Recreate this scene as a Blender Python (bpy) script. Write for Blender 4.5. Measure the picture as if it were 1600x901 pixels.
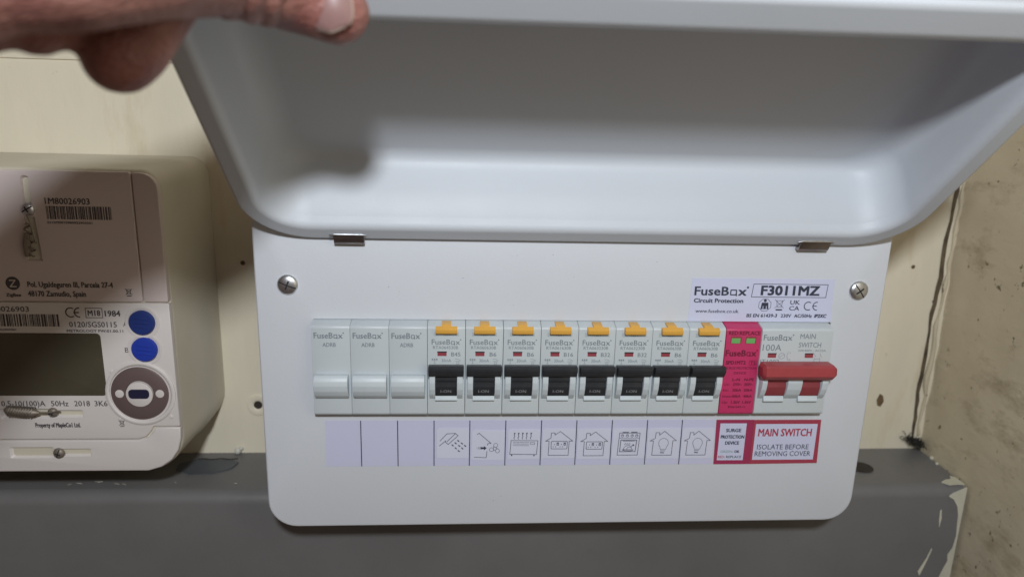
import bpy, bmesh, math, random
from mathutils import Vector, Matrix
random.seed(7)
S = 0.001                                   # everything below is written in millimetres
scene = bpy.context.scene
for o in list(bpy.data.objects): bpy.data.objects.remove(o)
C = scene.collection

# ------------------------------------------------------------------ camera
cam_d = bpy.data.cameras.new('camera'); cam = bpy.data.objects.new('camera', cam_d); C.objects.link(cam)
cam.location = Vector((-56.153, -334.953, 62.045)) * S
cam.rotation_mode = 'XYZ'
cam.rotation_euler = (math.radians(75.768), math.radians(-1.528), math.radians(-3.692))
cam_d.sensor_width = 36; cam_d.lens = 1138.742 / 1600 * 36
cam_d.clip_start = 0.01; cam_d.clip_end = 20
cam_d.dof.use_dof = True; cam_d.dof.focus_distance = 0.350; cam_d.dof.aperture_fstop = 7.5
scene.camera = cam
scene.render.resolution_x = 1024; scene.render.resolution_y = 576

# ------------------------------------------------------------------ light
w = bpy.data.worlds.new('World'); scene.world = w; w.use_nodes = True
w.node_tree.nodes['Background'].inputs[0].default_value = (1.0, 0.74, 0.60, 1)
w.node_tree.nodes['Background'].inputs[1].default_value = 0.080
ld = bpy.data.lights.new('head_torch', 'POINT'); ld.energy = 10.1; ld.shadow_soft_size = 0.021
ld.color = (0.89, 0.945, 1.0)
lo = bpy.data.objects.new('head_torch', ld); lo.location = Vector((-47, -500, 254)) * S; C.objects.link(lo)
scene.view_settings.view_transform = 'Standard'; scene.view_settings.look = 'None'
scene.view_settings.exposure = 0.0; scene.view_settings.gamma = 1
scene.view_settings.use_curve_mapping = False

# ------------------------------------------------------------------ materials
def mat(name, col, rough=0.5, metal=0.0, var=0.0, vscale=30, bump=0.0, bscale=300, rvar=0.0, sss=0, coat=0, stretch=None, spec=0.5):
    m = bpy.data.materials.new(name); m.use_nodes = True
    nt = m.node_tree; b = nt.nodes['Principled BSDF']
    b.inputs['Base Color'].default_value = (*col, 1); b.inputs['Roughness'].default_value = rough
    b.inputs['Metallic'].default_value = metal; b.inputs['Specular IOR Level'].default_value = spec
    if coat: b.inputs['Coat Weight'].default_value = coat; b.inputs['Coat Roughness'].default_value = 0.15
    if sss:
        b.inputs['Subsurface Weight'].default_value = sss; b.inputs['Subsurface Radius'].default_value = (1, .35, .2); b.inputs['Subsurface Scale'].default_value = 0.004
    tc = nt.nodes.new('ShaderNodeTexCoord'); mp = nt.nodes.new('ShaderNodeMapping')
    nt.links.new(tc.outputs['Object'], mp.inputs[0])
    if stretch: mp.inputs['Scale'].default_value = stretch
    def noise(sc, det=4):
        n = nt.nodes.new('ShaderNodeTexNoise'); n.inputs['Scale'].default_value = sc; n.inputs['Detail'].default_value = det
        nt.links.new(mp.outputs[0], n.inputs['Vector']); return n
    if var:
        n = noise(vscale, 6); r = nt.nodes.new('ShaderNodeMapRange')
        r.inputs[1].default_value = 0.3; r.inputs[2].default_value = 0.7; r.inputs[3].default_value = 1 - var; r.inputs[4].default_value = 1 + var * .6
        nt.links.new(n.outputs[0], r.inputs[0])
        x = nt.nodes.new('ShaderNodeVectorMath'); x.operation = 'SCALE'; x.inputs[0].default_value = col
        nt.links.new(r.outputs[0], x.inputs['Scale']); nt.links.new(x.outputs[0], b.inputs['Base Color'])
    if rvar:
        n = noise(45, 5); r = nt.nodes.new('ShaderNodeMapRange'); r.inputs[1].default_value = .3; r.inputs[2].default_value = .7
        r.inputs[3].default_value = rough - rvar; r.inputs[4].default_value = rough + rvar
        nt.links.new(n.outputs[0], r.inputs[0]); nt.links.new(r.outputs[0], b.inputs['Roughness'])
    if bump:
        n = noise(bscale, 3); bp = nt.nodes.new('ShaderNodeBump'); bp.inputs['Strength'].default_value = bump; bp.inputs['Distance'].default_value = 0.0004
        nt.links.new(n.outputs[0], bp.inputs['Height']); nt.links.new(bp.outputs[0], b.inputs['Normal'])
    return m

M = {}
M['white'] = mat('white_powder_coat', (.625, .645, .685), .40, bump=.12, bscale=900, rvar=.05, var=.025, vscale=12)
M['lid'] = mat('white_lid_coat', (.565, .595, .64), .50, bump=.12, bscale=900, rvar=.03, var=.025, vscale=12)
M['plastic'] = mat('grey_white_plastic', (.56, .605, .62), .44, bump=.05, bscale=1500, var=.02)
M['blank'] = mat('blank_plastic', (.53, .575, .60), .42, bump=.04, bscale=1500, var=.02)
M['block'] = mat('blank_block_plastic', (.58, .635, .665), .46, var=.02)
M['pink'] = mat('pink_plastic', (.55, .036, .135), .45, var=.04, bump=.04, bscale=1500)
M['red'] = mat('red_plastic', (.37, .05, .058), .42, var=.06, vscale=200)
M['darkred'] = mat('dark_red_plastic', (.27, .045, .055), .45, var=.06, vscale=200)
M['stop'] = mat('matt_grey_white_plastic', (.58, .64, .67), .62)
M['black'] = mat('black_plastic', (.028, .030, .034), .33, var=.15, vscale=300, bump=.05, bscale=1200)
M['amber'] = mat('amber_plastic', (.75, .40, .07), .4, var=.05)
M['green'] = mat('green_indicator', (.16, .42, .13), .35)
M['flag'] = mat('red_flag', (.30, .055, .07), .4)
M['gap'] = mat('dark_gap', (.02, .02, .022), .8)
M['print'] = mat('grey_print', (.20, .235, .26), .6)
M['printblue'] = mat('dark_print', (.035, .04, .065), .6)
M['printpink'] = mat('dark_pink_print', (.16, .008, .035), .6)
M['printred'] = mat('red_print', (.42, .04, .07), .6)
M['pinkborder'] = mat('pink_border_print', (.34, .03, .095), .55)
M['redborder'] = mat('red_border_print', (.37, .045, .08), .55)
M['printgreen'] = mat('green_print', (.25, .36, .36), .6)
M['iongrey'] = mat('moulded_grey_print', (.28, .28, .29), .6)
M['paper'] = mat('lilac_paper', (.575, .575, .745), .55, var=.02, vscale=25)
M['sticker'] = mat('white_sticker', (.64, .65, .77), .5, var=.02, vscale=50, bump=.1, bscale=120)
M['rating'] = mat('white_rating_sticker', (.60, .62, .79), .5, var=.015)
M['steel'] = mat('zinc_steel', (.72, .73, .75), .34, metal=1, var=.15, vscale=400, bump=.1, bscale=700)
M['hinge'] = mat('hinge_steel', (.33, .29, .28), .3, metal=1, var=.2, vscale=200)
M['enclosure'] = M['white']
M['meter'] = mat('meter_plastic', (.66, .61, .585), .45, bump=.05, bscale=1200, var=.03, vscale=10)
M['metercover'] = mat('meter_cover_plastic', (.62, .53, .505), .45, bump=.04, bscale=1200, var=.03, vscale=10)
M['meterbase'] = mat('meter_base_plastic', (.64, .59, .48), .5, var=.10, vscale=18, bump=.08, bscale=500)
M['meterprint'] = mat('meter_print', (.07, .06, .065), .6)
M['lcd'] = mat('lcd_glass', (.075, .064, .042), .12, var=.2, vscale=20, coat=.5)
M['blue'] = mat('blue_button', (.018, .045, .36), .38)
M['navy'] = mat('navy_button', (.016, .035, .17), .38)
M['port'] = mat('dark_steel_ring', (.17, .12, .115), .45, metal=.3)
M['portwin'] = mat('dark_window', (.02, .02, .05), .15)
M['slot'] = mat('recess_plastic', (.36, .32, .28), .6, var=.2, vscale=80)
M['wire'] = mat('seal_wire', (.27, .23, .19), .55, metal=.6, var=.2, vscale=300)
M['skin'] = None
M['hair'] = mat('cobweb_dust', (.03, .027, .022), .95)
M['chip'] = mat('old_cream_paint', (.62, .60, .48), .6, var=.1, vscale=90)
M['hole'] = mat('hole_dark', (.035, .028, .022), .9)
M['stain'] = mat('brown_wood_mark', (.16, .10, .05), .8, var=.3, vscale=200)

def wall_mat(name, base, dark, sc, spots, rough=.6, streak=(1, 1, 1), t0=.60, t1=.80, bs=.35):
    m = bpy.data.materials.new(name); m.use_nodes = True; nt = m.node_tree; b = nt.nodes['Principled BSDF']
    tc = nt.nodes.new('ShaderNodeTexCoord'); mp = nt.nodes.new('ShaderNodeMapping'); mp.inputs['Scale'].default_value = streak
    nt.links.new(tc.outputs['Object'], mp.inputs[0])
    def N(scale, det=6, rgh=.6, vec=mp):
        n = nt.nodes.new('ShaderNodeTexNoise'); n.inputs['Scale'].default_value = scale; n.inputs['Detail'].default_value = det; n.inputs['Roughness'].default_value = rgh
        nt.links.new(vec.outputs[0] if vec is mp else vec.outputs['Object'], n.inputs['Vector']); return n
    def ramp(n, a, c):
        r = nt.nodes.new('ShaderNodeMapRange'); r.inputs[1].default_value = a; r.inputs[2].default_value = c; nt.links.new(n.outputs[0], r.inputs[0]); return r
    def mix(f, A, B):
        x = nt.nodes.new('ShaderNodeMix'); x.data_type = 'RGBA'
        nt.links.new(f.outputs[0], x.inputs[0])
        if isinstance(A, tuple): x.inputs[6].default_value = (*A, 1)
        else: nt.links.new(A.outputs[2], x.inputs[6])
        x.inputs[7].default_value = (*B, 1); return x
    c1 = mix(ramp(N(sc), .35, .75), base, tuple(v * .78 for v in base))
    c2 = mix(ramp(N(sc * 5, 8, .7), t0, t1), c1, dark)
    sp = N(sc * 16, 3, .5, tc); r = ramp(sp, spots, spots + .07)
    c3 = mix(r, c2, tuple(v * .6 for v in dark))
    nt.links.new(c3.outputs[2], b.inputs['Base Color']); b.inputs['Roughness'].default_value = rough
    bp = nt.nodes.new('ShaderNodeBump'); bp.inputs['Strength'].default_value = bs; bp.inputs['Distance'].default_value = .0006
    nt.links.new(N(sc * 9, 6).outputs[0], bp.inputs['Height']); nt.links.new(bp.outputs[0], b.inputs['Normal'])
    return m
M['wall'] = wall_mat('cream_painted_board', (.83, .755, .59), (.64, .53, .35), 9, .74, .55, (1, 1, .25), .56, .80, .5)
M['side'] = wall_mat('stained_plaster', (.66, .57, .41), (.32, .25, .15), 11, .665, .75, (1, .5, 1), .54, .80, 1.0)
M['ledge'] = wall_mat('grey_paint', (.175, .170, .168), (.14, .134, .125), 10, .78, .42)

def skin_mat():
    m = mat('skin', (.34, .16, .12), .48, sss=.25)
    nt = m.node_tree; b = nt.nodes['Principled BSDF']
    tc = nt.nodes.new('ShaderNodeTexCoord')
    n = nt.nodes.new('ShaderNodeTexNoise'); n.inputs['Scale'].default_value = 70; n.inputs['Detail'].default_value = 6
    nt.links.new(tc.outputs['Object'], n.inputs['Vector'])
    cr = nt.nodes.new('ShaderNodeValToRGB'); cr.color_ramp.elements[0].position = .35; cr.color_ramp.elements[1].position = .68
    cr.color_ramp.elements[0].color = (.22, .082, .070, 1); cr.color_ramp.elements[1].color = (.38, .185, .15, 1)
    nt.links.new(n.outputs[0], cr.inputs[0]); nt.links.new(cr.outputs[0], b.inputs['Base Color'])
    v = nt.nodes.new('ShaderNodeTexVoronoi'); v.inputs['Scale'].default_value = 900
    mp = nt.nodes.new('ShaderNodeMapping'); mp.inputs['Scale'].default_value = (.5, 1, 1); nt.links.new(tc.outputs['Object'], mp.inputs[0]); nt.links.new(mp.outputs[0], v.inputs['Vector'])
    n2 = nt.nodes.new('ShaderNodeTexNoise'); n2.inputs['Scale'].default_value = 260; n2.inputs['Detail'].default_value = 5; nt.links.new(mp.outputs[0], n2.inputs['Vector'])
    ad = nt.nodes.new('ShaderNodeMath'); ad.operation = 'ADD'; nt.links.new(v.outputs[0], ad.inputs[0]); nt.links.new(n2.outputs[0], ad.inputs[1])
    bp = nt.nodes.new('ShaderNodeBump'); bp.inputs['Strength'].default_value = .8; bp.inputs['Distance'].default_value = .0005
    nt.links.new(ad.outputs[0], bp.inputs['Height']); nt.links.new(bp.outputs[0], b.inputs['Normal'])
    return m
M['skin'] = skin_mat()
M['nail'] = mat('fingernail', (.26, .15, .14), .36, sss=.2, var=.06, vscale=120)
M['nailtip'] = mat('fingernail_edge', (.38, .30, .25), .35)

# ------------------------------------------------------------------ geometry helpers (mm)
class G:
    def __init__(s): s.bm = bmesh.new()
    def add(s, verts, faces):
        vs = [s.bm.verts.new(v) for v in verts]
        for f in faces:
            try: s.bm.faces.new([vs[i] for i in f])
            except ValueError: pass
        return s
    def merge(s, b2):
        me = bpy.data.meshes.new('t'); b2.to_mesh(me); b2.free(); s.bm.from_mesh(me); bpy.data.meshes.remove(me); return s
    def box(s, x0, x1, y0, y1, z0, z1, bev=0, seg=2):
        b = bmesh.new(); bmesh.ops.create_cube(b, size=1)
        for v in b.verts: v.co = Vector(((x0+x1)/2 + v.co.x*(x1-x0), (y0+y1)/2 + v.co.y*(y1-y0), (z0+z1)/2 + v.co.z*(z1-z0)))
        if bev: bmesh.ops.bevel(b, geom=b.edges[:], offset=bev, segments=seg, affect='EDGES', profile=.5)
        return s.merge(b)
    def prism(s, yz, x0, x1, bev=0, seg=2):           # polygon in (y, z) pushed along x
        b = bmesh.new(); n = len(yz)
        A = [b.verts.new((x0, y, z)) for y, z in yz]; B = [b.verts.new((x1, y, z)) for y, z in yz]
        b.faces.new(A); b.faces.new(B[::-1])
        for i in range(n): b.faces.new((A[i], B[i], B[(i+1) % n], A[(i+1) % n]))
        bmesh.ops.recalc_face_normals(b, faces=b.faces[:])
        if bev: bmesh.ops.bevel(b, geom=b.edges[:], offset=bev, segments=seg, affect='EDGES', profile=.5)
        return s.merge(b)
    def slab(s, xz, y0, y1, bev=0):                   # polygon in (x, z) given a thickness in y
        b = bmesh.new(); n = len(xz)
        A = [b.verts.new((x, y0, z)) for x, z in xz]; B = [b.verts.new((x, y1, z)) for x, z in xz]
        b.faces.new(A); b.faces.new(B[::-1])
        for i in range(n): b.faces.new((A[i], B[i], B[(i+1) % n], A[(i+1) % n]))
        bmesh.ops.recalc_face_normals(b, faces=b.faces[:])
        if bev: bmesh.ops.bevel(b, geom=[e for e in b.edges if abs(e.verts[0].co.y-y0) < 1e-6 and abs(e.verts[1].co.y-y0) < 1e-6], offset=bev, segments=3, affect='EDGES', profile=.5)
        return s.merge(b)
    def lathe(s, prof, c, n=32, axis='y'):            # (radius, depth) profile turned about the y axis
        rings = []
        for r, d in prof:
            rings.append([Vector((c[0]+r*math.cos(a), c[1]+d, c[2]+r*math.sin(a))) if axis == 'y' else Vector((c[0]+r*math.cos(a), c[1]+r*math.sin(a), c[2]+d)) for a in [2*math.pi*k/n for k in range(n)]])
        return s.loft(rings)
    def loft(s, rings, cap0=True, cap1=True, closed=False):
        vr = [[s.bm.verts.new(p) for p in r] for r in rings]; n = len(rings[0])
        pairs = list(zip(vr, vr[1:])) + ([(vr[-1], vr[0])] if closed else [])
        for a, b in pairs:
            for i in range(n): s.bm.faces.new((a[i], a[(i+1) % n], b[(i+1) % n], b[i]))
        if not closed:
            if cap0: s.bm.faces.new(vr[0][::-1])
            if cap1: s.bm.faces.new(vr[-1])
        return s
    def tube(s, pts, r, n=8):
        pts = [Vector(p) for p in pts]; rings = []
        for i, p in enumerate(pts):
            t = (pts[min(i+1, len(pts)-1)] - pts[max(i-1, 0)]).normalized()
            u = t.cross(Vector((.13, .97, .21))).normalized(); v = t.cross(u)
            rr = r[i] if isinstance(r, (list, tuple)) else r
            rings.append([p + (u*math.cos(a) + v*math.sin(a))*rr for a in [2*math.pi*k/n for k in range(n)]])
        return s.loft(rings)

def rr(x0, x1, z0, z1, R, n=8):                       # rounded rectangle; R = one radius or (x1z1, x0z1, x0z0, x1z0)
    if not isinstance(R, (tuple, list)): R = (R,)*4
    P = []
    for (cx, cz, a0, r) in ((x1, z1, 0, R[0]), (x0, z1, 90, R[1]), (x0, z0, 180, R[2]), (x1, z0, 270, R[3])):
        sx = -1 if cx == x1 else 1; sz = -1 if cz == z1 else 1
        for k in range(n+1):
            a = math.radians(a0 + 90*k/n); P.append((cx + sx*r + r*math.cos(a), cz + sz*r + r*math.sin(a)))
    return P

def wpos(o):
    p = Vector((0, 0, 0))
    while o is not None: p += o.location; o = o.parent
    return p
def obj(name, g, m, parent=None, smooth=True, sharp=35, loc=None):
    bm = g.bm if isinstance(g, G) else g
    base = (wpos(parent) / S) if parent is not None else Vector((0, 0, 0))
    if loc is not None: base = base + Vector(loc)
    for v in bm.verts: v.co = (v.co - base) * S
    bmesh.ops.recalc_face_normals(bm, faces=bm.faces[:])
    for f in bm.faces: f.smooth = smooth
    if smooth:
        for e in bm.edges:
            if len(e.link_faces) == 2 and e.calc_face_angle(0) > math.radians(sharp): e.smooth = False
    me = bpy.data.meshes.new(name); bm.to_mesh(me); bm.free(); me.materials.append(M[m])
    o = bpy.data.objects.new(name, me); C.objects.link(o); o.parent = parent
    if loc is not None: o.location = Vector(loc) * S
    return o
def thing(name, label, cat, loc, group=None):
    o = bpy.data.objects.new(name, None); o.empty_display_size = .01; C.objects.link(o); o.location = Vector(loc)*S
    o['label'] = label; o['category'] = cat
    if group: o['group'] = group
    return o
def tag(o, label, cat, group=None, kind=None):
    if label: o['label'] = label
    if cat: o['category'] = cat
    if group: o['group'] = group
    if kind: o['kind'] = kind
    return o

# ---- flat print: lettering and line drawings, as thin raised ink
_cv = bpy.data.curves.new('tx', 'FONT'); _to = bpy.data.objects.new('tx', _cv); C.objects.link(_to)
def _glyphs(t, bold=0, shear=0):
    _cv.body = t; _cv.size = 1; _cv.offset = bold; _cv.shear = shear; _cv.resolution_u = 2; _cv.fill_mode = 'FRONT'
    _to.data = _cv
    dg = bpy.context.evaluated_depsgraph_get(); dg.update()
    ev = _to.evaluated_get(dg); me = ev.to_mesh()
    V = [v.co.copy() for v in me.vertices]; F = [list(p.vertices) for p in me.polygons]
    ev.to_mesh_clear(); return V, F
CAPH = max(v.y for v in _glyphs('H')[0])
def text(g, t, x0, x1, z, h, bold=.012, shear=0, y=0., frame=None):
    """write t between x0 and x1 with its baseline at z and capitals h high on the plane y; frame = (origin, ux, uz) for other planes"""
    V, F = _glyphs(t, 0, shear)
    if not V: return
    a = min(v.x for v in V); b = max(v.x for v in V); k = (x1-x0)/(b-a); kz = h/CAPH
    sh = [(0, 0)] if bold < .004 else [(-1, -.6), (1, .6)] if bold < .018 else [(-1, -.7), (1, .7), (1, -.7), (-1, .7)]
    for n_, (ox, oz) in enumerate(sh):
        ox *= bold*h/CAPH*1.15; oz *= bold*h/CAPH*1.15; dy = .004*n_
        if frame: O, ux, uz = (Vector(q) for q in frame); P = [O + ux*(x0+(v.x-a)*k+ox) + uz*(v.y*kz+oz) + Vector((0, -dy, 0)) for v in V]
        else: P = [(x0+(v.x-a)*k+ox, y-dy, z+v.y*kz+oz) for v in V]
        g.add(P, F)
def logo(g, x0, x1, z, h, y, bold=.016, reg=True):    # 'FuseBox' with the square o and the small mark
    w_ = x1-x0
    text(g, 'FuseB', x0, x0+w_*.655, z, h, bold, y=y)
    cx0, cx1 = x0+w_*.685, x0+w_*.815; hh = h*.70; t = h*.13
    ring(g, rr(cx0, cx1, z, z+hh, h*.1, 2), t, y); bar(g, [(cx1-t*.5, z+hh*.3), (cx1-t*.2, z-h*.04)], t, y)
    text(g, 'x', x0+w_*.845, x1, z, h, bold, y=y)
    if reg: dot(g, x1+h*.12, z+h*.95, h*.13, y)
def bar(g, pts, w_, y, closed=False):
    n = len(pts); rng = range(n if closed else n-1)
    for i in rng:
        a = Vector((pts[i][0], pts[i][1])); b = Vector((pts[(i+1) % n][0], pts[(i+1) % n][1])); d = b-a
        if d.length < 1e-6: continue
        d.normalize(); nn = Vector((-d.y, d.x))*w_/2; e = d*w_/2*.8
        q = [a-e+nn, b+e+nn, b+e-nn, a-e-nn]
        yy = y - 0.004*(i % 3)
        g.add([(v.x, yy, v.y) for v in q], [(0, 1, 2, 3)])
def ring(g, pts, w_, y):
    """closed ribbon drawn inside pts"""
    cx = sum(p[0] for p in pts)/len(pts); cz = sum(p[1] for p in pts)/len(pts); n = len(pts)
    ex = max(abs(p[0]-cx) for p in pts); ez = max(abs(p[1]-cz) for p in pts)
    inn = [(cx+(p[0]-cx)*(1-w_/ex), cz+(p[1]-cz)*(1-w_/ez)) for p in pts]
    g.add([(p[0], y, p[1]) for p in pts]+[(p[0], y, p[1]) for p in inn], [(i, (i+1) % n, n+(i+1) % n, n+i) for i in range(n)])
def dot(g, x, z, r, y, n=10, rx=None, rot=0):
    rx = rx or r; c, s_ = math.cos(rot), math.sin(rot)
    P = []
    for k in range(n):
        a = 2*math.pi*k/n; u, v = rx*math.cos(a), r*math.sin(a); P.append((x+u*c-v*s_, y, z+u*s_+v*c))
    g.add(P, [tuple(range(n))])
def rect(g, x0, x1, z0, z1, y): g.add([(x0, y, z0), (x1, y, z0), (x1, y, z1), (x0, y, z1)], [(0, 1, 2, 3)])
def circ(cx, cz, r, a0=0, a1=360, n=16): return [(cx+r*math.cos(math.radians(a0+(a1-a0)*k/n)), cz+r*math.sin(math.radians(a0+(a1-a0)*k/n))) for k in range(n+1)]
def bin_icon(g, cx, cz, h, y, t):
    bar(g, [(cx-h*.26, cz+h*.34), (cx+h*.26, cz+h*.34), (cx+h*.18, cz-h*.22), (cx-h*.18, cz-h*.22)], t, y, True)
    bar(g, [(cx-h*.4, cz+h*.42), (cx+h*.38, cz-h*.3)], t, y-.02); bar(g, [(cx+h*.4, cz+h*.42), (cx-h*.38, cz-h*.3)], t, y-.035)
    rect(g, cx-h*.28, cx+h*.28, cz-h*.52, cz-h*.40, y)
def ce_mark(g, x0, x1, z0, z1, y, t):
    h = z1-z0; r = h/2; cz = (z0+z1)/2
    bar(g, circ(x0+r, cz, r-t/2, 60, 300, 12), t, y); bar(g, circ(x1-r*.15, cz, r-t/2, 90, 270, 12), t, y); bar(g, [(x1-r*1.1, cz), (x1-r*.3, cz)], t, y-.02)
def barcode(g, x0, x1, z0, z1, y, seed, n=42):
    rnd = random.Random(seed); x = x0; u = (x1-x0)/(n*2.7)
    while x < x1:
        w_ = u*rnd.choice((1, 1, 2, 3)); rect(g, x, min(x+w_, x1), z0, z1, y); x += w_ + u*rnd.choice((1, 1, 2))

# ------------------------------------------------------------------ the setting
g = G(); g.box(-700, 246.5, 85, 105, -600, 500)
wall = tag(obj('back_wall', g, 'wall', smooth=False), 'cream painted wall behind the consumer unit and the meter', None, kind='structure')
g = G(); g.box(-700, 246.5, 83.8, 84.9, 78.2, 500, bev=.5)
obj('upper_board', g, 'wall', wall, smooth=False)
for px, pz, r, mm, nm in ((-178.6, -119.1, 1.8, 'hole', 'nail_hole'), (-182.2, -31.1, 1.0, 'stain', 'nail_mark'), (220.2, -28.5, .9, 'stain', 'nail_mark'), (237.1, -50.3, .7, 'stain', 'nail_mark')):
    g = G(); g.lathe([(0.01, .25), (r*.6, .2), (r, -.1), (r*1.2, -.14), (r*1.4, .02)], (px, 84.9, pz), 14)
    obj(nm, g, mm, wall)
g = G(); g.lathe([(7.0, .1), (6.8, -.35), (6.2, -.5), (3.2, -.5), (2.6, -.1), (2.5, .1)], (-178.6, 84.9, -119.1), 26); obj('filler_ring', g, 'wall', wall)
g = G(); g.slab([(210.5, -116), (212, -111.8), (214.2, -113), (215.3, -117), (213.6, -120.6), (211.4, -119.8)], 84.7, 84.95)
obj('wood_mark', g, 'stain', wall)

# side wall: a sheet with a broken edge towards the corner and a dark crack behind it
bm = bmesh.new(); rnd = random.Random(3)
ny, nz = 60, 110; grid = []
for j in range(nz+1):
    z = -600 + 1100*j/nz; row = []
    for i in range(ny+1):
        y = 86 - 760*(i/ny)**1.6
        e = math.exp(-i/2.2)
        row.append(bm.verts.new((245.5 + .7*math.sin(z*.031+y*.05) + .5*rnd.uniform(-1, 1) - .9*e*math.sin(z*.19) - 1.2*e, y, z)))
    grid.append(row)
for j in range(nz):
    for i in range(ny): bm.faces.new((grid[j][i], grid[j][i+1], grid[j+1][i+1], grid[j+1][i]))
gg = G(); gg.bm = bm
side = tag(obj('side_wall', gg, 'side'), 'stained brown plaster wall to the right of the consumer unit', None, kind='structure')
# the crack running down the corner
g = G(); rnd = random.Random(11)
L, Rr = [], []
for k in range(60):
    z = 200 - 346*k/59; c = 238.2 + .7*math.sin(z*.028+1) + .5*math.sin(z*.13) + rnd.uniform(-.35, .35); wd = .9 + 1.2*max(0, (z+140)/340) + .8*abs(math.sin(z*.045)) + rnd.uniform(0, .7)
    L.append((c-wd*.6, 84.6, z)); Rr.append((c+wd*.6, 84.6, z))
g.add(L+Rr, [(i, i+1, 60+i+1, 60+i) for i in range(59)])
M['crack'] = mat('crack_brown', (.12, .088, .052), .9, var=.5, vscale=150)
obj('crack', g, 'crack', wall)
g = G(); pts = []
for k in range(50):
    z = 190 - 330*k/49; pts.append((242.2 + .6*math.sin(z*.028+1) + .5*math.sin(z*.2)+rnd.uniform(-.7, .7), 84.2+rnd.uniform(-.5, .5), z))
g.tube(pts, [1.5+rnd.uniform(-.9, .5) for _ in pts], 8)
obj('filler_bead', g, 'side', wall)

# the grey ledge
led = thing('boxed_ledge', 'dark grey painted boxed ledge running along the wall below the meter and the consumer unit', 'ledge', (0, 60, -300))
prof = [(84.9, -600), (36, -600)] + [(36 + 7 - 7*math.cos(math.radians(a)), -157.3 + 7*math.sin(math.radians(a))) for a in range(0, 91, 10)] + [(84.9, -150.3)]
g = G()
xs = [-700] + [-690 + 12*k for k in range(78)] + [238.5, 243.6]
rings = []
for x in xs:
    rings.append([(x, y + (.25*math.sin(x*.05) if y < 60 else 0), z + .3*math.sin(x*.021+y*.03)) for y, z in prof])
g.loft(rings)
obj('grey_board', g, 'ledge', led, sharp=50)
g = G(); e = [(191.5+7.2*math.cos(a), 60+7*math.sin(a)) for a in [2*math.pi*k/24 for k in range(24)]]
g.loft([[(x, y, -149.9) for x, y in e], [(191.5+(x-191.5)*.97, 60+(y-60)*.97, -149.8) for x, y in e]])
obj('cable_hole', g, 'hole', led)
g = G(); P = [(-222, 70), (-214, 75), (-203, 74), (-193, 74.5), (-188, 71), (-190, 64), (-199, 58), (-212, 57), (-221, 62)]
g.loft([[(x, y, -150.2) for x, y in P], [(x, y, -149.7) for x, y in P]])
M['slotlight'] = mat('moulded_slot_plastic', (.66, .64, .56), .45)
M['patch'] = mat('blue_grey_patch', (.085, .095, .105), .5, var=.15, vscale=60)
obj('filled_cutout', g, 'patch', led)
g = G(); rnd = random.Random(5)
g.tube([(-213+1.55*k, 75.0+.5*math.sin(k*.9), -149.6) for k in range(16)], .35, 6); obj('cutout_edge', g, 'hole', led)
def flake(pts, axis, d0, d1):
    gk = G()
    if axis == 'y': gk.slab(pts, d0, d1)
    else: gk.loft([[(x, y, d0) for x, y in pts], [(x, y, d1) for x, y in pts]])
    return gk
fl = [(243.6, -151), (243.6, -212), (236.5, -212), (238.2, -206), (240.2, -200), (239.4, -196), (241.8, -191), (242.6, -183), (241.8, -176), (241.2, -169), (239.6, -163), (236.6, -158.5), (233.2, -156.5), (234.8, -155.2)]
obj('paint_chip', flake(fl, 'y', 35.55, 36.5), 'chip', led)
obj('paint_chip', flake([(231, 41), (234, 37.6), (238, 38.4), (243.4, 38), (243.4, 46), (241.2, 48.5), (239, 44.5), (235, 43.6)], 'z', -150.4, -149.8), 'chip', led)
obj('paint_chip', flake([(229.5, -166), (230.3, -165), (231.3, -171), (230.8, -177), (229.9, -172)], 'y', 35.6, 36.4), 'chip', led)
obj('paint_chip', flake([(222.5, -207), (226.5, -198), (228.5, -191), (229, -192), (227, -200), (224, -210)], 'y', 35.6, 36.4), 'chip', led)
g = G()
for k in range(8):
    x = random.uniform(-280, -180); y = random.uniform(46, 51); r = random.uniform(.06, .16); a = random.uniform(-.5, .9); l_ = random.uniform(.4, 2.4)
    g.tube([(x-l_, y-l_*a, -149.95), (x, y, -149.8), (x+l_, y+l_*a, -149.95)], r, 5)
tag(obj('dust_speck', g, 'chip', led), None, None, kind='stuff')
for (x, y, z, r) in ((-192, 83.5, -148.5, 2.2), (-190, 83.4, -146.9, 1.4), (243.5, 70, -149.3, 1.3), (242.5, 63, -149.6, 1.0)):
    g = G(); g.lathe([(r*.1, -r), (r*.7, -r*.7), (r, 0), (r*.7, r*.7), (r*.1, r)], (x, y, z), 10)
    obj('paint_lump', g, 'slotlight' if x < 0 else 'chip', led)

g = G(); rnd = random.Random(9)                        # matted dust and cobweb in the corner
for k in range(420):
    p = Vector((rnd.gauss(238.5, 3.2), rnd.uniform(78, 84), rnd.gauss(-143.6, 1.5))); p.z -= (p.x-238.5)*.45
    d = Vector((rnd.gauss(0, 1), rnd.gauss(0, .6), rnd.gauss(0, .8)))
    g.tube([p, p+d*.9, p+d*1.4+.6*Vector((rnd.uniform(-1, 1), 0, rnd.uniform(-1, 1)))], [.24, .16, .04], 4)
tag(obj('cobweb', g, 'hair'), 'black matted tuft of cobweb and dust in the corner above the ledge', 'cobweb', kind='stuff')

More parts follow.
